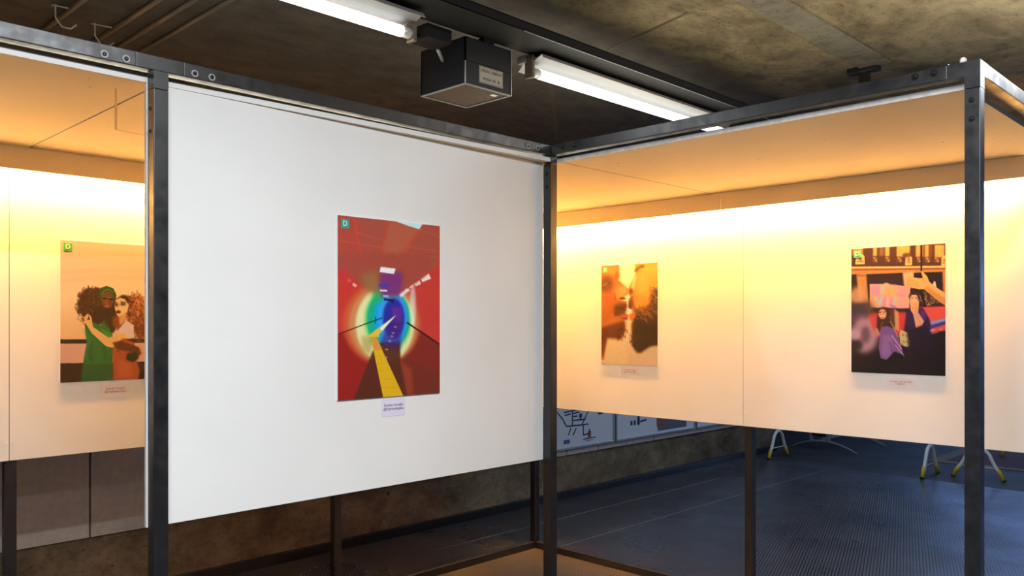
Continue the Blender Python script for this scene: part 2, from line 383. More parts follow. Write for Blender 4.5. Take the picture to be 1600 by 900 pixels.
# ------------------------------------------------------------ prints
def lin(c):
    c = np.asarray(c, float)/255.; return np.where(c <= .04045, c/12.92, ((c+.055)/1.055)**2.4)
class Art:
    """a small painter: points are given in crop pixels, mapped through the print's four corners"""
    def __init__(s, Wd, Hd, bg): s.soft = .42; s.W, s.H = Wd, Hd; s.img = np.ones((Hd, Wd, 3))*np.array(bg, float); s.Y, s.X = np.mgrid[0:Hd, 0:Wd]+.5
    def view(s, reg, size, quad):
        s.reg, s.size = reg, size; s.quad = quad
        tl, tr, br, bl = [np.array(q, float) for q in quad]
        A = []; r = []
        for (x, y), (u, v) in zip((tl, tr, br, bl), ((0, 0), (1, 0), (1, 1), (0, 1))):
            A += [[x, y, 1, 0, 0, 0, -u*x, -u*y], [0, 0, 0, x, y, 1, -v*x, -v*y]]; r += [u, v]
        s.Hm = np.append(np.linalg.solve(np.array(A), np.array(r)), 1).reshape(3, 3)
    def m(s, x, y):
        X = s.reg[0]+x*(s.reg[2]-s.reg[0])/s.size[0]; Y = s.reg[1]+y*(s.reg[3]-s.reg[1])/s.size[1]
        p = s.Hm @ np.array([X, Y, 1]); return p[0]/p[2]*s.W, p[1]/p[2]*s.H
    def px(s, pts): return [s.m(*p) for p in pts]
    def _blur(s, k, r):
        r = int(round(r*s.soft))
        if r < 1: return k
        for _ in range(2):
            for ax in (0, 1):
                pad = [(0, 0), (0, 0)]; pad[ax] = (r+1, r); c = np.cumsum(np.pad(k, pad, mode='edge'), axis=ax)
                k = (c[2*r+1:] - c[:-2*r-1])/(2*r+1) if ax == 0 else (c[:, 2*r+1:] - c[:, :-2*r-1])/(2*r+1)
        return k
    def put(s, k, col, al=1):
        k = (k*al)[..., None]; s.img = s.img*(1-k) + np.array(col, float)*k
    def mask(s, pts):
        k = np.zeros((s.H, s.W)); P = s.px(pts)
        for dx, dy in ((-.25, -.25), (.25, -.25), (-.25, .25), (.25, .25)):
            x, y = s.X+dx, s.Y+dy; ins = np.zeros((s.H, s.W), bool); j = len(P)-1
            for i in range(len(P)):
                xi, yi = P[i]; xj, yj = P[j]
                if yi != yj: ins ^= ((yi > y) != (yj > y)) & (x < (xj-xi)*(y-yi)/(yj-yi)+xi)
                j = i
            k += ins*.25
        return k
    def poly(s, pts, col, blur=0, al=1): s.put(s._blur(s.mask(pts), blur), col, al)
    def ell(s, x, y, rx, ry, col, blur=0, al=1, rot=0):
        t = np.linspace(0, 2*np.pi, 40)[:-1]; c, q = math.cos(rot), math.sin(rot)
        s.poly([(x+rx*math.cos(k)*c-ry*math.sin(k)*q, y+rx*math.cos(k)*q+ry*math.sin(k)*c) for k in t], col, blur, al)
    def line(s, pts, w, col, blur=0, al=1):
        for (x0, y0), (x1, y1) in zip(pts[:-1], pts[1:]):
            L = math.hypot(x1-x0, y1-y0) or 1; nx, ny = -(y1-y0)/L*w/2, (x1-x0)/L*w/2
            s.poly([(x0+nx, y0+ny), (x1+nx, y1+ny), (x1-nx, y1-ny), (x0-nx, y0-ny)], col, blur, al)
    def grad(s, y0, y1, c0, c1):
        t = np.clip((s.Y/s.H-y0)/(y1-y0), 0, 1)[..., None]; k = ((s.Y/s.H >= y0) & (s.Y/s.H <= y1))[..., None]
        s.img = np.where(k, np.array(c0)*(1-t)+np.array(c1)*t, s.img)
    def noise(s, amp, r=1, region=None):
        q = s._blur(rng.randn(s.H, s.W), r); q = q/(q.std()+1e-6)*amp
        if region is not None: q = q*region
        s.img = s.img+q[..., None]
    def curls(s, x, y, rx, ry, n, cols, w, ln, al=.8):
        for _ in range(n):
            t = rng.rand()*6.28; q = math.sqrt(rng.rand()); px, py = x+rx*q*math.cos(t), y+ry*q*math.sin(t); a0 = rng.rand()*6.28
            pts = [(px, py)]
            for k in range(4): a0 += rng.rand()*1.2-.3; px += ln*math.cos(a0); py += ln*math.sin(a0); pts.append((px, py))
            s.line(pts, w, cols[rng.randint(len(cols))], 0, al)

def art_tunnel():
    A = Art(200, 290, (186, 48, 42)); q = [(527, 338), (685, 354), (685, 613), (527, 625)]
    A.view((520, 330, 700, 480), (1080, 900), q)
    A.poly([(30, 400), (480, 860), (30, 1900)], (204, 52, 44), 8); A.poly([(1000, 440), (560, 860), (1000, 1900)], (205, 55, 48), 8)
    A.poly([(20, 30), (1000, 120), (1000, 480), (620, 800), (440, 800), (20, 480)], (172, 72, 60), 2)
    A.poly([(20, 30), (200, 40), (330, 700), (430, 810), (20, 500)], (190, 62, 52), 6, .6)
    A.poly([(520, 90), (840, 120), (640, 430), (450, 420)], (188, 92, 66), 8, .7)
    red = (203, 66, 50)
    for p, w_ in (([(190, 60), (238, 330), (310, 670)], 24), ([(525, 90), (455, 340), (412, 690)], 22), ([(840, 120), (665, 390), (520, 670)], 24), ([(990, 310), (680, 630)], 12)): A.line(p, w_, red, 1, .8)
    for p in ([(40, 285), (460, 350), (1000, 445)], [(190, 205), (640, 330), (1000, 385)], [(180, 415), (460, 465), (780, 500)], [(810, 190), (1000, 250)]): A.line(p, 10, (205, 80, 60), 0, .7)
    A.poly([(555, 96), (830, 124), (798, 178), (690, 145)], (206, 218, 240), 1); A.ell(555, 432, 22, 18, (120, 50, 48), 1)
    # lower walls and floor
    A.view((520, 470, 700, 640), (953, 900), q)
    A.poly([(20, 290), (400, 140), (330, 420), (130, 900), (20, 900)], (150, 32, 28), 4); A.poly([(600, 180), (900, 380), (900, 900), (600, 900), (540, 420)], (120, 42, 30), 5)
    A.poly([(600, 180), (880, 370), (880, 600), (620, 500)], (140, 36, 32), 6, .6)
    # the rings of coloured light
    def ring(x0, x1, y0, y1, col, bl, al): A.ell((x0+x1)/2, (y0+y1)/2, (x1-x0)/2, (y1-y0)/2, col, bl, al)
    ring(80, 715, -150, 520, (214, 92, 50), 8, .75); ring(130, 690, -130, 510, (216, 150, 90), 6, .65)
    ring(185, 662, -110, 505, (236, 226, 170), 4, .85); ring(250, 640, -95, 430, (150, 200, 90), 5, .8)
    ring(272, 628, -90, 400, (0, 160, 130), 4, .95); ring(335, 612, -80, 375, (20, 150, 220), 4, .95); ring(372, 600, -60, 330, (60, 150, 230), 4, .8)
    ring(405, 585, -20, 310, (40, 40, 150), 4, 1); A.poly([(480, 50), (560, 55), (560, 180), (480, 180)], (100, 40, 140), 3, .9)
    A.ell(650, 40, 25, 170, (240, 235, 225), 5, .6)
    # upper edge of the tunnel cuts the rings
    A.view((520, 330, 700, 480), (1080, 900), q)
    A.poly([(20, 520), (430, 808), (620, 795), (900, 560), (900, 400), (20, 400)], (168, 68, 56), 7, .9)
    A.poly([(250, 600), (420, 560), (440, 800), (300, 760)], (150, 120, 60), 14, .6); A.poly([(430, 580), (650, 580), (620, 790), (440, 800)], (110, 40, 130), 10, .75)
    A.poly([(360, 790), (440, 740), (450, 860), (400, 850)], (40, 170, 90), 6, .8)
    A.poly([(440, 528), (578, 545), (562, 594), (430, 576)], (248, 240, 240), 1); A.poly([(420, 690), (510, 692), (508, 712), (418, 710)], (50, 55, 180), 2)
    A.line([(432, 747), (500, 749)], 15, (235, 215, 245)); A.line([(462, 797), (512, 800)], 10, (210, 200, 250)); A.line([(470, 830), (560, 838), (540, 860)], 18, (20, 20, 60), 1)
    for p in ([(812, 640), (885, 585), (905, 635), (825, 668)], [(745, 688), (800, 650), (812, 685), (765, 706)], [(705, 715), (740, 690), (750, 712), (715, 730)], [(670, 740), (700, 722), (712, 750), (680, 760)]): A.poly(p, (248, 214, 205), 1)
    A.poly([(185, 675), (225, 700), (205, 718), (178, 700)], (240, 160, 150), 1); A.ell(150, 655, 20, 14, (236, 90, 120), 3, .8); A.ell(105, 580, 16, 20, (220, 30, 110), 4, .8)
    A.line([(620, 800), (760, 690), (990, 500)], 10, (220, 60, 55), 2, .7); A.line([(620, 800), (690, 740)], 30, (245, 240, 250), 3, .8)
    # floor, dark lines, the yellow strip
    A.view((520, 470, 700, 640), (953, 900), q)
    A.poly([(380, 345), (545, 340), (552, 520), (620, 800), (160, 820), (320, 420)], (88, 38, 26), 3, .95); A.poly([(460, 150), (560, 170), (550, 400), (380, 360)], (70, 30, 110), 6, .7)
    A.poly([(555, 500), (640, 560), (660, 800), (600, 800)], (180, 70, 40), 8, .5)
    A.poly([(230, 280), (330, 320), (300, 450), (240, 400)], (170, 130, 60), 8, .6)
    A.line([(30, 282), (240, 200), (400, 142)], 9, (60, 22, 20)); A.line([(600, 178), (870, 358)], 13, (60, 15, 18)); A.line([(345, 130), (345, 190)], 10, (0, 80, 80), 1)
    A.poly([(308, 300), (355, 305), (578, 790), (410, 800)], (226, 160, 26), 0); A.poly([(308, 300), (355, 305), (400, 400), (330, 400)], (224, 130, 66), 3, .8)
    for y in (400, 450, 510, 570, 640, 710): t = (y-300)/490; A.line([(308+102*t, y+5), (355+223*t, y)], 3, (190, 122, 20), 0, .6)
    A.poly([(516, 116), (372, 278), (376, 298), (275, 297)], (238, 176, 50), 0); A.poly([(516, 116), (400, 250), (380, 225)], (240, 225, 200), 1)
    for x, y in ((490, 265), (480, 292), (462, 332), (437, 400), (432, 465), (508, 215)): A.ell(x, y, 14, 6, (200, 140, 170), 1, .8)
    A.noise(1.8, 1); return A
def art_kiss():
    A = Art(160, 270, (247, 228, 200)); A.view((900, 390, 1060, 600), (686, 900), [(172, 112), (552, 87), (552, 775), (178, 760)]); A.soft = .8
    A.view((900, 390, 1060, 600), (686, 900), [(940.1, 416.1), (1028.7, 410.3), (1028.7, 570.8), (941.5, 567.3)])
    A.grad(.55, 1, (240, 210, 172), (226, 182, 138)); A.poly([(215, 590), (340, 600), (360, 780), (180, 780)], (236, 200, 150), 4)
    A.poly([(500, 640), (560, 625), (560, 790), (340, 790), (400, 680)], (226, 190, 152), 5)
    A.poly([(165, 100), (292, 100), (297, 190), (285, 205), (352, 268), (352, 300), (300, 342), (342, 350), (352, 385), (338, 430), (358, 440), (352, 468), (325, 478), (338, 540), (300, 602), (270, 582), (215, 590), (195, 735), (165, 725)], (196, 108, 46), 1)
    A.ell(300, 290, 40, 45, (222, 150, 84), 5, .8); A.ell(230, 150, 45, 25, (220, 136, 60), 6, .8); A.ell(215, 360, 30, 50, (214, 120, 50), 6, .7)
    A.ell(212, 235, 40, 56, (110, 54, 26), 12, .9); A.ell(205, 240, 20, 22, (160, 90, 40), 3, .7); A.line([(180, 262), (235, 225)], 7, (50, 22, 12), 1)
    A.ell(275, 175, 10, 30, (120, 60, 26), 2, .8); A.line([(270, 345), (262, 290)], 6, (110, 54, 24), 2); A.ell(315, 330, 22, 8, (90, 40, 18), 1)
    A.ell(298, 398, 44, 40, (110, 52, 24), 10, .85); A.poly([(180, 520), (335, 475), (335, 545), (300, 600), (215, 590), (190, 700), (168, 730), (168, 540)], (88, 36, 16), 5, .9)
    A.poly([(292, 455), (350, 440), (345, 470), (310, 472)], (196, 84, 60), 1)
    A.curls(305, 560, 40, 40, 50, [(50, 20, 10), (70, 30, 14)], 3, 6)
    A.poly([(392, 90), (560, 80), (560, 645), (500, 640), (425, 688), (385, 640), (372, 500), (392, 470), (362, 476), (358, 440), (396, 412), (372, 345), (350, 290), (350, 270), (378, 215), (402, 160)], (224, 142, 56), 1)
    A.poly([(400, 210), (420, 330), (560, 330), (560, 100), (450, 120)], (236, 164, 72), 8, .7); A.poly([(380, 210), (408, 170), (395, 260), (380, 290)], (246, 214, 164), 3, .8)
    A.line([(398, 152), (425, 120), (460, 112)], 18, (84, 44, 20), 2); A.ell(372, 282, 14, 22, (120, 56, 22), 2); A.ell(368, 370, 14, 34, (86, 38, 18), 3)
    A.poly([(385, 300), (400, 390), (440, 430), (380, 420), (358, 330)], (130, 66, 28), 4, .8)
    A.poly([(560, 260), (520, 270), (495, 370), (440, 405), (400, 430), (378, 500), (384, 640), (425, 688), (500, 640), (560, 630)], (66, 38, 26), 5, .95)
    A.poly([(560, 440), (400, 450), (384, 640), (425, 688), (500, 640), (560, 630)], (46, 26, 20), 5, .9)
    A.curls(470, 430, 70, 50, 150, [(60, 30, 18), (90, 50, 26), (180, 110, 46)], 3, 6, .8); A.curls(425, 600, 45, 70, 170, [(40, 22, 16), (64, 38, 28)], 3, 7, .9); A.curls(525, 310, 30, 60, 60, [(70, 36, 18), (210, 130, 54)], 3, 6, .8)
    A.poly([(362, 440), (396, 415), (402, 450), (372, 478)], (214, 104, 50), 1)
    for p in ([(330, 318), (358, 308), (368, 320), (350, 335)], [(346, 370), (352, 340), (352, 395), (382, 408), (352, 430), (334, 425)]): A.poly(p, (250, 232, 204), 0)
    A.poly([(180, 300), (250, 300), (270, 380), (240, 470), (180, 500)], (172, 84, 34), 8, .6); A.ell(322, 275, 20, 24, (236, 170, 104), 5, .8); A.line([(285, 190), (345, 262)], 8, (240, 180, 120), 3, .7)
    A.poly([(262, 380), (335, 362), (350, 385), (338, 415), (300, 440), (262, 450)], (74, 32, 16), 4, .7); A.ell(330, 462, 22, 6, (120, 40, 26), 1, .8); A.curls(300, 400, 42, 34, 60, [(70, 34, 16), (130, 66, 30)], 3, 5, .6)
    A.poly([(176, 185), (225, 180), (250, 215), (235, 262), (176, 290)], (84, 40, 18), 7, .6); A.line([(185, 250), (215, 232)], 8, (190, 130, 80), 2, .7)
    A.ell(450, 240, 40, 60, (240, 176, 88), 9, .7); A.ell(430, 340, 30, 30, (232, 146, 60), 7, .7); A.line([(404, 175), (372, 262)], 8, (250, 210, 150), 3, .7)
    A.noise(1.8, 1); return A
def art_crowd():
    A = Art(200, 280, (40, 26, 24)); q = [(1330, 391.3), (1475.8, 379), (1479.4, 586), (1333, 582.5)]
    A.view((1325, 375, 1485, 490), (1252, 900), q)
    st, dk = (226, 166, 100), (82, 50, 36)
    A.poly([(20, 100), (1220, 20), (1220, 330), (20, 360)], dk)
    for x0, x1, al in ((60, 180, .7), (305, 350, 1), (450, 500, 1), (590, 745, 1), (820, 875, .95), (930, 975, .9), (1050, 1160, 1), (380, 430, .35), (890, 915, .5), (990, 1010, .3)): A.poly([(x0, 60), (x1, 60), (x1, 205), (x0, 208)], st, 2, al)
    for x in (620, 700, 1080, 1130): A.line([(x, 60), (x, 200)], 8, (180, 120, 70), 1, .6)
    for x, y in ((330, 250), (480, 245), (625, 245), (860, 245), (965, 242), (1075, 240)):
        A.ell(x, y, 30, 34, (150, 104, 70), 2, .8); A.ell(x-4, y, 14, 12, (52, 32, 24), 1); A.line([(x-20, y-26), (x+20, y+26)], 10, (226, 180, 130), 1, .8)
    for x, w_ in ((150, 56), (735, 42), (1165, 36)):
        A.poly([(x-w_, 315), (x-w_*.9, 215), (x-w_*.3, 185), (x+w_*.5, 190), (x+w_*.9, 215), (x+w_, 310)], (236, 188, 132), 1); A.ell(x, 245, w_*.35, 26, (150, 90, 56), 2); A.line([(x-w_*.7, 280), (x+w_*.7, 278)], 10, (150, 96, 60), 1)
    A.ell(715, 190, 60, 28, dk, 2, .8)
    A.poly([(30, 345), (1200, 305), (1200, 395), (30, 440)], (196, 132, 76), 1); A.line([(30, 352), (640, 340), (1200, 318)], 16, (246, 200, 140), 1); A.line([(30, 385), (640, 360), (1200, 345)], 14, (120, 72, 44), 1)
    A.poly([(30, 440), (1200, 380), (1200, 900), (30, 900)], (52, 32, 28), 1)
    A.poly([(108, 440), (225, 425), (260, 780), (150, 800)], (206, 142, 86), 3); A.line([(105, 458), (225, 450)], 16, (150, 96, 60), 1)
    A.poly([(235, 435), (665, 405), (680, 600), (265, 600)], (56, 34, 32), 1)
    A.poly([(665, 405), (800, 385), (800, 590), (685, 570)], (220, 180, 150), 2); A.poly([(800, 410), (1145, 385), (1150, 610), (800, 600)], (42, 28, 28), 1)
    A.poly([(1145, 380), (1200, 375), (1200, 640), (1160, 640)], (200, 140, 90), 2)
    A.poly([(1030, 555), (1045, 498), (1060, 500), (1075, 570), (1058, 570), (1048, 545), (1040, 565)], (236, 220, 205), 0)
    A.curls(1000, 700, 120, 90, 120, [(30, 20, 20), (200, 150, 120), (120, 80, 60), (70, 44, 40)], 12, 14, .7)
    # red and blue banner
    A.poly([(870, 820), (1200, 800), (1200, 1100), (900, 1150)], (226, 74, 70), 3); A.poly([(250, 900), (760, 880), (760, 1150), (250, 1200)], (214, 60, 52), 4)
    A.line([(890, 620), (945, 815)], 30, (34, 22, 22), 1); A.line([(885, 60), (890, 380)], 20, (34, 22, 24), 1)
    # held board
    A.poly([(270, 550), (500, 545), (760, 575), (750, 838), (275, 832)], (236, 176, 150), 1)
    for p, c_ in (([(290, 560), (400, 555), (400, 690), (290, 690)], (206, 150, 196)), ([(405, 560), (450, 560), (420, 690), (400, 690)], (170, 212, 214)), ([(455, 560), (590, 560), (590, 690), (455, 690)], (240, 182, 118)),
                  ([(595, 570), (750, 585), (745, 690), (595, 690)], (232, 160, 172)), ([(280, 700), (400, 700), (400, 825), (280, 825)], (238, 160, 110)), ([(405, 695), (560, 695), (560, 828), (405, 828)], (226, 150, 180)), ([(600, 700), (745, 700), (740, 830), (600, 830)], (240, 170, 156))): A.poly(p, c_, 4, .8)
    A.line([(335, 705), (395, 800), (420, 700)], 26, (176, 214, 210), 2); A.line([(490, 700), (490, 815)], 18, (240, 210, 200), 2); A.line([(585, 695), (570, 815)], 24, (180, 206, 210), 2)
    A.line([(610, 670), (700, 690)], 10, (200, 120, 190), 2); A.line([(520, 800), (590, 826)], 14, (180, 90, 180), 2); A.line([(270, 835), (500, 842), (755, 838)], 12, (110, 40, 100), 1); A.line([(500, 545), (600, 552)], 12, (150, 80, 150), 1)
    A.ell(470, 548, 34, 18, (236, 190, 140), 2)
    # arm and hand
    A.poly([(715, 470), (735, 448), (870, 468), (910, 462), (885, 385), (905, 385), (960, 440), (990, 510), (1100, 590), (1200, 650), (1200, 800), (1080, 720), (930, 600), (860, 600), (740, 575), (712, 540), (700, 520), (720, 508)], (240, 180, 112), 1)
    A.poly([(960, 560), (1200, 720), (1200, 800), (1080, 720), (930, 600)], (206, 132, 76), 4, .8)
    for y0, y1 in ((490, 512), (518, 540), (545, 565)): A.line([(715, y0), (860, y1)], 7, (206, 130, 76), 1, .8)
    A.line([(905, 465), (940, 520)], 10, (210, 140, 84), 2, .8)
    # blurred head at left
    A.view((1325, 480, 1485, 600), (1200, 900), q)
    A.poly([(40, 600), (1170, 520), (1170, 900), (40, 900)], (30, 20, 20), 6)
    A.poly([(700, 20), (900, 60), (980, 300), (1170, 260), (1170, 820), (560, 820), (660, 300)], (34, 22, 28), 4)
    A.ell(120, -120, 80, 110, (214, 160, 120), 12, .9); A.ell(220, 30, 90, 90, (100, 70, 60), 12, .9); A.ell(130, 40, 100, 80, (70, 56, 70), 10, .9); A.ell(120, 130, 90, 60, (90, 60, 96), 8, .9)
    A.ell(210, 330, 160, 210, (190, 140, 156), 14, .95); A.ell(220, 330, 55, 100, (110, 76, 84), 9, .9); A.ell(110, 450, 80, 70, (50, 30, 34), 9, .9); A.ell(100, 330, 55, 60, (200, 160, 170), 8, .8)
    A.poly([(270, 160), (350, 130), (370, 260), (310, 290)], (222, 70, 58), 4, .9)
    # woman in violet top
    A.poly([(355, 30), (420, 0), (520, 20), (560, 200), (560, 300), (400, 240), (370, 330), (345, 240)], (70, 40, 30), 3); A.ell(412, 85, 46, 58, (232, 160, 110), 1); A.line([(370, 70), (400, 62)], 9, (60, 34, 30), 1); A.line([(420, 62), (448, 60)], 9, (60, 34, 30), 1); A.line([(392, 112), (435, 112)], 10, (240, 220, 210), 1); A.ell(412, 125, 22, 6, (190, 70, 60), 1)
    A.poly([(545, 20), (600, 60), (610, 280), (560, 260), (500, 120)], (216, 150, 104), 2); A.poly([(490, 20), (545, 20), (560, 240), (520, 200)], (90, 54, 42), 3)
    A.poly([(400, 235), (470, 225), (560, 260), (620, 400), (665, 560), (560, 520), (470, 618), (400, 600), (375, 480), (385, 330)], (126, 84, 142), 1)
    A.poly([(420, 330), (520, 320), (550, 500), (470, 600), (400, 560)], (152, 108, 160), 5, .8); A.line([(520, 330), (640, 490)], 9, (220, 170, 180), 1); A.line([(560, 440), (668, 565)], 9, (200, 160, 180), 1); A.line([(500, 400), (540, 560)], 12, (80, 50, 100), 2, .7)
    A.line([(340, 250), (375, 330)], 30, (206, 140, 110), 3); A.line([(415, 170), (395, 260)], 16, (120, 70, 46), 1); A.line([(500, 160), (600, 350)], 8, (214, 160, 80), 1)
    A.poly([(560, 520), (660, 560), (640, 640), (420, 640), (470, 618)], (24, 16, 18), 3)
    # floral bag
    A.poly([(620, 265), (715, 295), (722, 350), (745, 375), (738, 450), (700, 462), (628, 440), (610, 330)], (206, 184, 122), 1)
    for x, y in ((650, 320), (690, 330), (660, 400), (700, 400), (725, 420), (640, 430)): A.ell(x, y, 10, 12, (170, 100, 70), 1, .8); A.ell(x+12, y+10, 7, 8, (90, 100, 60), 1, .8)
    # person with hand on mouth, dark shirt
    A.poly([(690, 60), (730, 20), (870, 0), (950, 60), (978, 200), (960, 480), (760, 480), (690, 260)], (50, 28, 74), 2); A.poly([(860, 10), (930, 60), (900, 160), (830, 120)], (92, 46, 120), 4, .9); A.poly([(700, 240), (960, 220), (960, 500), (720, 500)], (32, 20, 34), 8, .9)
    A.view((1325, 375, 1485, 490), (1252, 900), q)
    A.ell(805, 690, 60, 55, (60, 40, 38), 2); A.ell(808, 720, 48, 58, (236, 180, 140), 1); A.poly([(750, 690), (770, 650), (850, 650), (868, 690), (840, 672), (780, 672)], (70, 48, 44), 1)
    A.line([(775, 708), (795, 706)], 10, (50, 30, 28), 1); A.line([(825, 708), (848, 704)], 10, (50, 30, 28), 1); A.poly([(755, 740), (790, 760), (830, 755), (870, 735), (865, 800), (840, 900), (800, 900), (770, 860)], (238, 176, 124), 1); A.line([(800, 790), (820, 780), (840, 800)], 6, (190, 120, 84), 1)
    A.view((1325, 480, 1485, 600), (1200, 900), q)
    A.poly([(740, -10), (830, -10), (825, 60), (895, 160), (870, 205), (800, 235), (780, 130)], (232, 160, 116), 1); A.line([(785, 70), (855, 185)], 14, (170, 160, 200), 2); A.line([(800, 235), (870, 200)], 14, (190, 100, 80), 2)
    # banner on the right
    A.poly([(880, 0), (1160, -10), (1160, 125), (975, 165)], (226, 84, 76), 3); A.line([(970, 180), (1160, 130)], 34, (130, 150, 220), 2); A.line([(965, 230), (1160, 165)], 36, (44, 60, 150), 3); A.line([(965, 268), (1020, 258)], 14, (210, 200, 200), 2); A.line([(980, 300), (1060, 280)], 12, (190, 150, 140), 2); A.ell(1095, 248, 18, 14, (200, 150, 120), 2)
    A.noise(1.8, 1); return A
def art_couple():
    A = Art(180, 270, (240, 200, 160)); q = [(92.3, 374.6), (246, 386), (247.5, 591.5), (95.3, 597.5)]
    A.grad(0, .15, (212, 178, 160), (224, 188, 162)); A.grad(.15, .4, (224, 188, 162), (246, 214, 172)); A.grad(.4, .72, (246, 214, 172), (248, 190, 132))
    A.view((0, 330, 300, 630), (900, 900), q)
    for y, a in ((215, .35), (290, .3), (325, .25)): A.line([(280, y), (500, y-14), (760, y)], 18, (208, 168, 142), 5, a)
    A.poly([(270, 600), (770, 600), (770, 619), (270, 621)], (44, 30, 26)); A.poly([(270, 622), (770, 620), (770, 705), (270, 712)], (232, 172, 144), 1); A.poly([(270, 712), (770, 704), (770, 830), (270, 830)], (52, 28, 22))
    A.view((100, 430, 240, 600), (741, 900), q)
    # left figure: hair, green dress
    br = (52, 28, 18)
    A.ell(215, 240, 95, 130, br, 3); A.ell(250, 340, 80, 90, br, 3); A.ell(380, 380, 60, 110, br, 3); A.poly([(250, 100), (420, 150), (440, 400), (250, 400)], br, 3)
    A.curls(205, 230, 95, 130, 240, [(70, 40, 24), (40, 20, 12), (110, 66, 38)], 6, 9, .8); A.curls(160, 300, 45, 90, 80, [(90, 52, 30), (60, 30, 18)], 5, 9, .8)
    A.poly([(170, 400), (250, 395), (300, 420), (340, 360), (400, 500), (410, 620), (400, 740), (405, 900), (150, 900), (160, 740), (190, 560)], (44, 108, 50), 1)
    A.poly([(300, 440), (395, 490), (390, 560), (330, 500)], (72, 150, 62), 4, .8); A.line([(180, 450), (210, 560), (180, 700)], 22, (66, 136, 62), 4, .7); A.line([(230, 560), (210, 650), (240, 710)], 16, (24, 66, 32), 4, .8); A.line([(330, 580), (350, 700)], 20, (30, 78, 36), 5, .7); A.line([(165, 742), (400, 738)], 6, (26, 70, 34), 1); A.poly([(150, 745), (405, 742), (405, 900), (150, 900)], (34, 84, 42), 3, .7)
    A.poly([(285, 180), (300, 110), (350, 92), (405, 115), (430, 170), (420, 240), (405, 180), (370, 140), (325, 150), (305, 200), (310, 250)], (40, 74, 28), 1); A.line([(305, 170), (330, 132), (365, 122), (405, 150)], 12, (76, 120, 44), 1)
    A.poly([(305, 190), (325, 150), (370, 140), (408, 175), (412, 220), (385, 280), (350, 292), (318, 260)], (120, 62, 34), 1); A.ell(350, 225, 16, 30, (160, 92, 54), 3, .7)
    A.ell(338, 192, 24, 14, (36, 20, 16), 1, .9); A.ell(390, 200, 20, 14, (36, 20, 16), 1, .9); A.line([(315, 180), (405, 195)], 4, (170, 150, 100), 0); A.line([(364, 200), (368, 232)], 8, (90, 44, 24), 1); A.ell(355, 262, 20, 8, (190, 110, 84), 1)
    A.poly([(300, 280), (400, 270), (400, 460), (340, 400)], (56, 28, 18), 4, .9)
    # right figure: hair, face, white shirt, rust skirt
    ha = (146, 74, 34)
    A.ell(590, 300, 90, 120, ha, 3); A.ell(640, 400, 70, 120, (120, 56, 26), 4); A.ell(455, 390, 55, 60, ha, 4); A.poly([(430, 200), (480, 168), (560, 180), (600, 300), (540, 380)], (70, 36, 20), 3)
    A.curls(600, 290, 95, 130, 260, [(196, 116, 60), (150, 78, 36), (90, 42, 20), (220, 150, 96)], 6, 10, .75); A.curls(630, 440, 60, 100, 120, [(120, 58, 26), (80, 36, 18), (170, 90, 46)], 6, 10, .75); A.curls(460, 390, 50, 55, 70, [(160, 84, 40), (110, 52, 26)], 6, 8, .75)
    A.poly([(425, 215), (460, 192), (500, 205), (530, 250), (520, 310), (455, 352), (428, 320), (415, 260)], (238, 196, 138), 1); A.ell(432, 250, 16, 14, (60, 44, 34), 2, .9); A.ell(485, 245, 24, 13, (60, 50, 40), 2, .9); A.line([(418, 232), (440, 230)], 6, (70, 40, 26), 1); A.line([(462, 226), (510, 230)], 7, (70, 40, 26), 1); A.line([(450, 245), (440, 285)], 8, (206, 156, 104), 1); A.ell(447, 309, 22, 14, (120, 24, 28), 1)
    A.poly([(455, 350), (520, 310), (510, 380), (460, 420)], (214, 160, 106), 2)
    A.poly([(440, 470), (510, 380), (575, 420), (575, 525), (505, 495)], (236, 206, 204), 1)
    A.poly([(400, 600), (470, 520), (580, 560), (600, 700), (628, 790), (610, 900), (410, 900)], (178, 84, 46), 2); A.poly([(450, 700), (560, 740), (560, 850), (450, 850)], (204, 104, 62), 8, .7); A.line([(470, 540), (450, 640)], 14, (120, 50, 28), 3, .8)
    A.poly([(165, 350), (195, 320), (225, 345), (240, 430), (370, 520), (500, 480), (505, 510), (400, 600), (350, 590), (230, 480), (180, 400)], (244, 186, 116), 1); A.poly([(190, 375), (205, 335), (215, 370)], (80, 44, 26), 1)
    A.poly([(400, 560), (470, 545), (620, 600), (640, 650), (600, 690), (560, 640), (440, 615)], (96, 46, 30), 2); A.poly([(520, 650), (600, 640), (620, 690), (570, 722), (515, 700)], (34, 40, 22), 2)
    A.noise(1.8, 1); return A

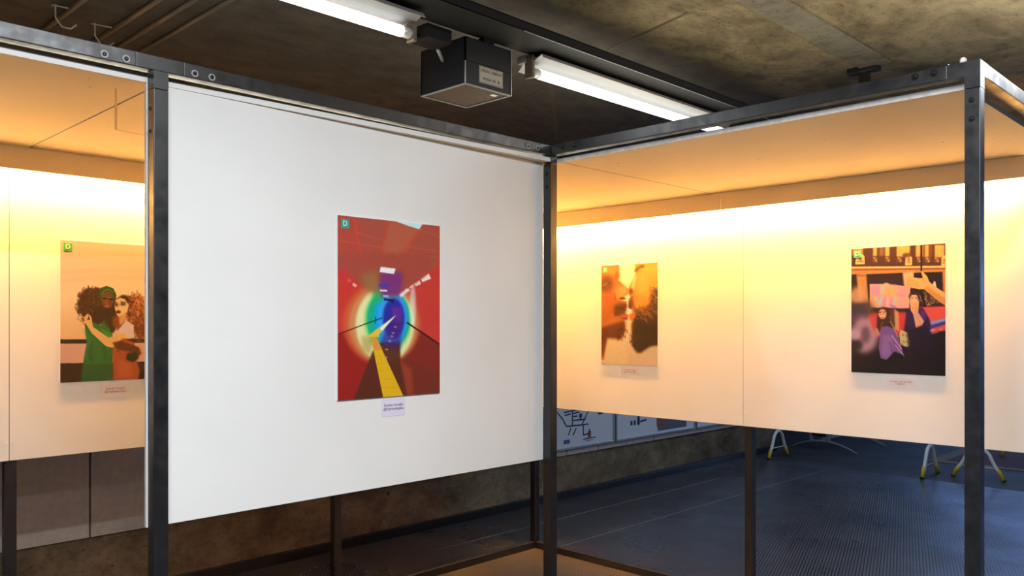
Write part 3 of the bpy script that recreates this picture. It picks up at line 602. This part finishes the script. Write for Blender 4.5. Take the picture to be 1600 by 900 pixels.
def print_on(panel_kind, plane, u0, u1, z0, z1, art, label, badge, thick=.008, tone=(1, 1, 1)):
    """u0 is the left edge as seen"""
    nx, ny = art.W, art.H; col = np.clip(art.img, 0, 255)
    nrm = W(0, -1, 0) if panel_kind == 'b' else W(-1, 0, 0)
    us = np.linspace(u0, u1, nx); zs = np.linspace(z1, z0, ny)
    org = onwall(panel_kind, plane, (u0+u1)/2, z0)
    V = [tuple(onwall(panel_kind, plane, u, z, thick)-org) for z in zs for u in us]
    F = [(r*nx+c_, (r+1)*nx+c_, (r+1)*nx+c_+1, r*nx+c_+1) for r in range(ny-1) for c_ in range(nx-1)]
    k = len(V); nf = len(F)
    fr_ = [onwall(panel_kind, plane, u, z, thick) - org for u, z in ((u0, z1), (u0, z0), (u1, z0), (u1, z1))]
    bk = [onwall(panel_kind, plane, u, z, 0.0003) - org for u, z in ((u0, z1), (u0, z0), (u1, z0), (u1, z1))]
    V += [tuple(p) for p in fr_+bk]
    F += [(k+i, k+4+i, k+4+(i+1) % 4, k+(i+1) % 4) for i in range(4)] + [(k+7, k+6, k+5, k+4)]
    me = bpy.data.meshes.new('photo_print'); me.from_pydata(V, [], F)
    me.materials.append(M['print']); me.materials.append(M['white_paint'])
    mi = np.zeros(len(F), np.int32); mi[nf:] = 1; me.polygons.foreach_set('material_index', mi)
    at = me.color_attributes.new('print', 'FLOAT_COLOR', 'POINT')
    L = np.ones((len(V), 4), np.float32); L[:k, :3] = np.clip(lin(col.reshape(-1, 3))*np.array(tone), .003, .92); at.data.foreach_set('color', L.ravel()); me.update()
    o = bpy.data.objects.new('photo_print', me); C.objects.link(o); o.location = org; o['_o'] = tuple(org)
    tag(o, label, 'photo print', 'photo prints mounted on the display panels')
    sg = 1 if u1 > u0 else -1; bu, bz, bs = u0+sg*.034, z1-.032, .019
    bm = bmesh.new()
    if panel_kind == 'b': box(bm, (bu-bs, bu+bs), (plane-thick-.001, plane-thick), (bz-bs, bz+bs), 0)
    else: box(bm, (plane-thick-.001, plane-thick), (bu-bs, bu+bs), (bz-bs, bz+bs), 0)
    bd = mkobj('badge', bm, badge, o)
    text('D', .030, panel_kind, plane, bu, bz, 'ink_white', bd, 'letter', thick+.0015)
    return o
def caption(kind, plane, u0, u1, z0, z1, s, size, card, ink, label):
    org = onwall(kind, plane, (u0+u1)/2, z0)
    bm = B((u0, u1), (plane-.0012, plane-.0001), (z0, z1)) if kind == 'b' else B((plane-.0012, plane-.0001), (u0, u1), (z0, z1))
    o = mkobj('caption_card', bm, card, None, org); tag(o, label, 'caption card', 'caption cards under the photos')
    text(s, size, kind, plane, (u0+u1)/2, (z0+z1)/2, ink, o, 'lettering', .0017, 1)
    return o
WT = (.66, .82, 1.05)   # pigment of the prints under the warm strips, undone from how they look
print_on('b', .0505, -1.236, -.697, 1.437, 2.187, art_tunnel(), 'photo print of a red tunnel with rainbow rings and a yellow floor strip', 'badge_teal', tone=(1, 1.25, 1.25))
print_on('a', 1.585, .928, .442, 1.458, 2.163, art_kiss(), 'photo print of two bearded men kissing, seen very close', 'badge_green', .005, WT)
print_on('a', 1.585, -.873, -1.369, 1.473, 2.171, art_crowd(), 'photo print of a street crowd holding up a pastel board', 'badge_mint', .005, WT)
print_on('b', 1.585, -1.798, -1.325, 1.461, 2.155, art_couple(), 'photo print of two people embracing, one in green and one in rust', 'badge_green', .005, WT)
caption('b', .0505, -1.012, -.888, 1.352, 1.432, 'Reyhan Arıoğlu\n@reyhanalioglou', .0158, 'caption', 'violet_ink', 'small lilac caption card directly below the red tunnel photo')
caption('a', 1.585, .75, .60, 1.392, 1.442, 'Andreas Ortega\n@andreasortega', .0145, 'caption_pink', 'brown_ink', 'small caption card below the photo of the kissing men')
caption('a', 1.585, -1.07, -1.215, 1.40, 1.45, "La Rage, l'exit des filles\n@lilipics", .0125, 'caption_pink', 'brown_ink', 'small caption card below the photo of the street crowd')
caption('b', 1.585, -1.61, -1.47, 1.378, 1.445, 'Izabela Trojani\n@realbelatrojani', .0155, 'caption_pink', 'brown_ink', 'small caption card below the photo of the embracing couple')

# ------------------------------------------------------------ tray, tubes and speaker box under the ceiling
tr = thing('cable_tray', 'long black steel cable tray running below the concrete ceiling above the tubes', 'cable tray', W(0, 0, 3.13))
bm = bmesh.new(); box(bm, (-5, 3.2), (-.102, .125), (3.13, 3.136), .001); box(bm, (-5, 3.2), (-.102, -.096), (3.13, 3.177), .001); box(bm, (-5, 3.2), (.119, .125), (3.13, 3.177), .001); box(bm, (-5, 3.2), (-.102, .125), (3.172, 3.178), .001)
mkobj('channel', bm, 'black', tr)
bm = bmesh.new(); box(bm, (-.3, 3.2), (-.1045, -.101), (3.1275, 3.1305)); mkobj('edge_lip', bm, 'grey_metal', tr)
for a in (-3, 3.1):
    bm = bmesh.new(); tube(bm, [W(a, .01, 3.178), W(a, .01, 3.4)], .006, 8); mkobj('hanger_rod', bm, 'black', tr)

def tube_light(a0, a1, label):
    t = thing('fluorescent_light', label, 'tube light', W(a0, .17, 3.0), 'fluorescent tube lights under the cable tray')
    bb, zz = .112, 3.040
    hs = mkobj('housing', B((a0-.02, a1+.02), (bb+.016, bb+.075), (3.088, 3.128), .004), 'reflector', t)
    # folded reflector
    prof = [(-.092, .066), (-.080, .085), (-.03, .066), (.0, .062), (.05, .066), (.085, .03), (.087, .034), (.052, .072), (.0, .070), (-.03, .072), (-.080, .089), (-.095, .068)]
    bm = bmesh.new(); A0 = [bm.verts.new(W(a0, bb+p, zz+q-.015)) for p, q in prof]; A1 = [bm.verts.new(W(a1, bb+p, zz+q-.015)) for p, q in prof]
    for i in range(len(prof)): j = (i+1) % len(prof); bm.faces.new((A0[i], A0[j], A1[j], A1[i]))
    bm.faces.new(A0[::-1]); bm.faces.new(A1); bmesh.ops.recalc_face_normals(bm, faces=bm.faces)
    mkobj('reflector', bm, 'reflector', t)
    tb = mkobj('tube', T([W(a0+.06, bb, zz), W(a1-.06, bb, zz)], .025, 20), 'tube', t)
    area('tube_glow', W((a0+a1)/2, bb, zz-.027), (.02, a1-a0-.12), 22*(a1-a0)/1.9, COOL).data.name = 'tube_glow'
    for x in (a0+.005, a1-.06): mkobj('end_cap', T([W(x, bb, zz), W(x+.055, bb, zz)], .0245, 20), 'cap', tb)
    for x in (a0, a1):
        bm = bmesh.new(); box(bm, (x-.012, x+.008), (bb-.026, bb+.03), (zz-.035, zz+.085), .006); mkobj('lamp_holder', bm, 'holder', t)
    return t
tube_light(-.03, 1.9, 'lit fluorescent tube light right of the hanging black box')
tube_light(-2.75, -.80, 'lit fluorescent tube light left of the hanging black box')
bj = thing('junction_box', 'small black junction box on the tray left of the hanging black box', 'junction box', W(-.62, .18, 3.06))
mkobj('box_body', B((-.70, -.55), (.128, .26), (3.06, 3.125), .004), 'black', bj)
mkobj('clamp', T([W(-.56, .22, 3.06), W(-.50, .25, 3.02)], .010, 8), 'grey_metal', bj)
mkobj('screw', T([W(-.76, .16, 3.075), W(-.745, .16, 3.075)], .008, 8), 'grey_metal', bj)
bm = bmesh.new(); tube(bm, [W(-.80, .16, 3.02), W(-.77, .17, 3.055), W(-.70, .19, 3.08)], .008, 8); mkobj('cable', bm, 'black', bj)
# hanging box
A0, A1, B0, B1, Z0, Z1 = -.49, -.181, .10, .43, 2.882, 3.108
sb = thing('speaker_box', 'black hanging box with a rusty mesh underside and cream label', 'box', W((A0+A1)/2, (B0+B1)/2, Z0))
bm = bmesh.new(); th = .008
for a, b in (((A0, A0+th), (B0, B1)), ((A1-th, A1), (B0, B1)), ((A0, A1), (B0, B0+th)), ((A0, A1), (B1-th, B1))): box(bm, a, b, (Z0+.004, Z1), 0)
box(bm, (A0, A1), (B0, B1), (Z1-.006, Z1), .002); mkobj('casing', bm, 'box', sb)
bm = bmesh.new(); e = .0015
for a, b in (((A0-e, A0+.010), (B0-e, B1+e)), ((A1-.010, A1+e), (B0-e, B1+e)), ((A0+.010, A1-.010), (B0-e, B0+.010)), ((A0+.010, A1-.010), (B1-.010, B1+e))): box(bm, a, b, (Z0, Z0+.005), .001)
mkobj('bottom_rim', bm, 'grey_metal', sb)
bm = bmesh.new(); box(bm, (A0+.01, A1-.01), (B0+.01, B1-.01), (Z0+.006, Z0+.012)); ms = mkobj('mesh_grille', bm, 'mesh', sb)
mkobj('sticker', B((-.26, -.225), (.15, .175), (Z0+.0035, Z0+.0058)), 'white_paint', ms)
bm = bmesh.new(); box(bm, (A0-.0012, A1+.0012), (B0-.0012, B1+.0012), (2.994, 2.9965)); mkobj('lid_seam', bm, 'black', sb)
mkobj('corner_trim', B((A0-.002, A0+.004), (B0-.002, B0+.004), (Z0, 2.993), .001), 'grey_metal', sb); mkobj('corner_trim', B((A1-.004, A1+.002), (B0-.002, B0+.004), (Z0, Z1), .001), 'grey_metal', sb)
lp = mkobj('label_plate', B((-.403, -.243), (B0-.003, B0-.0005), (2.907, 2.988), .0005), 'plate', sb)
text('OPJODL  SABRIS-N\n\nWÖSLR  NT  30', .0195, 'b', B0, -.323, 2.948, 'ink', lp, 'lettering', .0035, .86, 1.0)
bm = bmesh.new()
for z in (2.911, 2.984): box(bm, (-.399, -.247), (B0-.0036, B0-.003), (z-.0008, z+.0008))
for a in (-.399, -.247): box(bm, (a-.0008, a+.0008), (B0-.0036, B0-.003), (2.911, 2.984))
mkobj('plate_border', bm, 'ink', lp)
bm = bmesh.new(); box(bm, (-.37, -.30), (.10, .16), (3.108, 3.13)); mkobj('mounting_bracket', bm, 'black', sb)

# conduits on the brown part of the ceiling, wire hooks
for a, w_, lab in ((-1.66, .017, 'leftmost'), (-1.39, .015, 'second from the left'), (-1.26, .014, 'third from the left'), (-1.13, .013, 'rightmost')):
    o = mkobj('ceiling_conduit', T([W(a, .5, 3.4-w_*.6), W(a, 2.6, 3.4-w_*.6)], w_, 12), 'pipe'); tag(o, 'brown painted pipe on the ceiling at top left, %s of the four' % lab, 'pipe', 'brown ceiling pipes')
for (a, b), lab in (((-1.70, 1.88), 'nearer to the left picture edge'), ((-1.46, 2.02), 'between the two left pipes')):
    bm = bmesh.new(); tube(bm, [W(a-.05, b, 3.39), W(a+.05, b-.03, 3.385)], .004, 6); tube(bm, [W(a-.03, b, 3.40), W(a-.03, b, 3.33), W(a, b, 3.29), W(a+.04, b-.01, 3.285), W(a+.065, b-.02, 3.31)], .0045, 6)
    tag(mkobj('wire_hook', bm, 'wire'), 'pale bent wire hook on the dark ceiling, %s' % lab, 'hook', 'wire hooks on the ceiling')
# black clamp and white cap on top of the right frame
bm = bmesh.new(); box(bm, (2.24, 2.32), (-.76, -.57), (3.365, 3.40), .003); box(bm, (2.255, 2.305), (-.70, -.64), (3.20, 3.37), .003); tag(mkobj('ceiling_bracket', bm, 'skirt'), 'black bracket hanging from the end of the grey ceiling rib', 'bracket')
p = W(.02, -1.905, 2.651)
bm = T([p, p+Vector((0, 0, .012)), p+Vector((0, 0, .02))], [.011, .011, .006], 12); tag(mkobj('white_cap', bm, 'white_paint'), 'tiny white cap standing on the right frame corner', 'cap')
bm = bmesh.new(); box(bm, (.01, .04), (-1.86, -1.77), (2.651, 2.657), .001); tag(mkobj('steel_plate', bm, 'skirt'), 'thin black plate lying on the right top beam near its corner', 'plate')

# ------------------------------------------------------------ framed transit boards on the far wall
def wall_board(a0, a1, label, deco):
    t = thing('wall_poster', label, 'poster', W((a0+a1)/2, 2.655, .48), 'white framed posters along the left wall')
    z0, z1, f = .485, 1.75, .022; b0 = 2.615
    bm = bmesh.new(); box(bm, (a0, a0+f), (b0, 2.655), (z0, z1), .002); box(bm, (a1-f, a1), (b0, 2.655), (z0, z1), .002); box(bm, (a0+f, a1-f), (b0, 2.655), (z0, z0+f), .002); box(bm, (a0+f, a1-f), (b0, 2.655), (z1-f, z1), .002)
    mkobj('poster_frame', bm, 'alu', t)
    sh = mkobj('poster_sheet', B((a0+f, a1-f), (b0+.012, 2.650), (z0+f, z1-f)), 'poster_white', t)
    deco(b0+.012, t); return t
def seg(bm, pl, pts, w_):
    for (u0, z0), (u1, z1) in zip(pts[:-1], pts[1:]):
        d = Vector((u1-u0, z1-z0)).normalized()*w_/2; n_ = (-d.y, d.x)
        vs = [bm.verts.new(W(u, pl-.002, z)) for u, z in ((u0+n_[0], z0+n_[1]), (u1+n_[0], z1+n_[1]), (u1-n_[0], z1-n_[1]), (u0-n_[0], z0-n_[1]))]
        bm.faces.new(vs)
def deco1(pl, t):
    bm = bmesh.new(); k = .014
    for p in ([(2.95, .93), (3.10, .80), (3.16, .72), (3.40, .715), (3.50, .85)], [(3.25, .92), (3.25, .72)], [(3.12, .86), (3.24, .87)], [(3.13, .83), (3.22, .84)], [(3.26, .87), (3.36, .88)], [(3.26, .84), (3.36, .85)], [(3.26, .81), (3.33, .81)], [(3.26, .77), (3.46, .77)],
              [(3.40, .715), (3.50, .715)], [(3.42, .71), (3.42, .61), (3.50, .615)], [(3.23, .70), (3.19, .63)], [(3.31, .69), (3.26, .62)], [(3.38, .83), (3.38, .76)], [(2.9, .86), (3.1, .95), (3.18, .95)]): seg(bm, pl, p, k)
    mkobj('map_lines', bm, 'navy', t)
    for q, z_ in (((3.66, 3.74), (.80, .83)), ((3.60, 3.78), (.86, .875)), ((3.36, 3.40), (.79, .83))): mkobj('map_mark', B(q, (pl-.003, pl), z_), 'navy', t)
    mkobj('blue_mark', B((3.12, 3.21), (pl-.003, pl), (.545, .585)), 'blue_print', t)
    bm = bmesh.new(); seg(bm, pl, [(3.52, .575), (3.52, .64)], .05); seg(bm, pl, [(3.52, .63), (3.52, .665)], .02); mkobj('crest', bm, 'maroon', t)
    bm = bmesh.new(); seg(bm, pl, [(3.42, .565), (3.62, .57)], .013); seg(bm, pl, [(3.46, .545), (3.58, .548)], .007); mkobj('crest_text', bm, 'grey_print', t)
def deco2(pl, t):
    bm = bmesh.new(); seg(bm, pl, [(4.37, .80), (4.37, .63)], .045); seg(bm, pl, [(4.40, .73), (4.52, .74)], .02); seg(bm, pl, [(4.40, .665), (4.52, .675)], .02)
    for u in (4.24, 4.30): seg(bm, pl, [(u, .635), (u, .685)], .035)
    mkobj('route_marks', bm, 'navy', t)
    bm = bmesh.new(); box(bm, (4.74, 5.32), (pl-.004, pl), (.53, .80)); mkobj('printed_picture', bm, 'grey_print', t)
    for q, z_ in (((4.72, 4.90), (.58, .80)), ((5.14, 5.34), (.62, .80))): mkobj('red_patch', B(q, (pl-.006, pl-.004), z_), 'maroon', t)
def deco3(pl, t):
    bm = bmesh.new(); seg(bm, pl, [(5.9, .95), (6.7, .95)], .02); mkobj('text_line', bm, 'grey_print', t)
wall_board(2.40, 3.935, 'framed white transit map board beside the corner post, with a small maroon crest', deco1)
wall_board(3.955, 5.505, 'framed white board with a dark brown picture at its lower right', deco2)
wall_board(5.53, 7.05, 'plain framed white board, farthest along the wall', deco3)
# screws in the plinth
for (a, b_, z), lab in (((1.0, 2.678, .36), 'tall'), ((.93, 2.678, .14), 'low')):
    p = W(a, b_, z); bm = T([p, p-W(0, .03, 0)], [.012, .008], 8)
    tag(mkobj('wall_peg', bm, 'grey_metal'), 'small pale peg in the concrete plinth below the white panel, %s one' % ('upper' if lab == 'tall' else 'lower'), 'peg', 'pegs in the concrete plinth')

# ------------------------------------------------------------ crowd barriers, display stand and mat beyond the bay
def barrier(a, b, ang, label, length=1.95):
    """feet at one end at (a,b); the fence runs along direction ang (radians from +b towards +a)"""
    o = W(a, b, 0); t = thing('crowd_barrier', label, 'barrier', o, 'white crowd barriers with yellow feet')
    d = W(math.sin(ang), math.cos(ang), 0); n_ = W(math.cos(ang), -math.sin(ang), 0); Z = Vector((0, 0, 1)); r = .02
    for s in (0, length):
        c = o+d*s; pts = []
        for k in range(25):
            ph = math.pi*k/24; x = -math.cos(ph); y = math.sin(ph)
            pts.append(c + n_*(x*.115) + Z*(.21+y*.135))
        full = [c-n_*.255+Z*.012, c-n_*.225+Z*.075, c-n_*.175+Z*.145] + [c+n_*(x*.135)+Z*zz for x, zz in ((-1.02, .22), (-.85, .275), (-.6, .315), (-.3, .338), (0, .345), (.3, .338), (.6, .315), (.85, .275), (1.02, .22))] + [c+n_*.175+Z*.145, c+n_*.225+Z*.075, c+n_*.255+Z*.012]
        ft = mkobj('foot', T(full, r, 12), 'white_paint', t)
        for q in (-1, 1):
            mkobj('yellow_end', T([c+n_*.258*q+Z*.006, c+n_*.226*q+Z*.075, c+n_*.196*q+Z*.122], r+.0025, 12), 'yellow', ft)
            mkobj('rubber_tip', T([c+n_*.262*q+Z*.001, c+n_*.256*q+Z*.014], r+.004, 12), 'skirt', ft)
        mkobj('foot_brace', T([c-n_*.19+Z*.135, c+n_*.19+Z*.135], .006, 8), 'white_paint', ft)
    mkobj('fence_frame', T([o+Z*.35, o+Z*1.0, o+d*.05+Z*1.05, o+d*(length-.05)+Z*1.05, o+d*length+Z*1.0, o+d*length+Z*.35], .018, 10), 'white_paint', t)
    mkobj('bottom_rail', T([o+Z*.405, o+d*length+Z*.405], .014, 8), 'white_paint', t)
    bm = bmesh.new()
    for k in range(1, 15): tube(bm, [o+d*(length*k/15)+Z*.405, o+d*(length*k/15)+Z*1.05], .007, 6)
    mkobj('fence_bars', bm, 'white_paint', t)
    return t
barrier(7.03, .47, 0, 'white crowd barrier with yellow-ended hoop feet, running left behind the crowd photo panel', 1.86)
barrier(7.21, .02, math.pi/2, 'white crowd barrier seen end on beside the right post, with one splayed yellow-ended hoop foot')
st = thing('display_stand', 'grey metal display stand on two arched feet beyond the first barrier', 'display stand', W(8.4, 2.15, 0))
for a, dz in ((7.95, 0), (8.95, 0)):
    pts = [W(a, 2.15+.47*x, .012+.125*(1-x*x)) for x in [k/10 for k in range(-10, 11)]]
    mkobj('arched_foot', T(pts, [.010+.012*(1-abs(k)/10) for k in range(-10, 11)], 8), 'grey_metal', st)
    for b in (2.07, 2.31): mkobj('upright', B((a-.02, a+.02), (b-.02, b+.02), (.135, 1.9), .002), 'grey_metal', st)
    mkobj('inner_rail', B((a-.01, a+.01), (2.14, 2.155), (.18, 1.8), .002), 'alu', st)
mkobj('display_board', B((7.93, 7.97), (2.09, 2.29), (.20, 1.8), .002), 'skirt', st)
mkobj('base_bar', B((7.97, 8.93), (2.17, 2.2), (.14, .17), .002), 'grey_metal', st)
mt = thing('floor_mat', 'dark red floor mat with a tan border behind the barriers', 'mat', W(8.8, -.5, 0))
mkobj('mat_border', B((8.1, 9.9), (-3, .86), (-.001, .006), .001), 'tan', mt); mkobj('mat_field', B((8.25, 9.75), (-2.85, .68), (.006, .009)), 'red_mat', mt)

for o in bpy.data.objects:
    if '_o' in o: del o['_o']
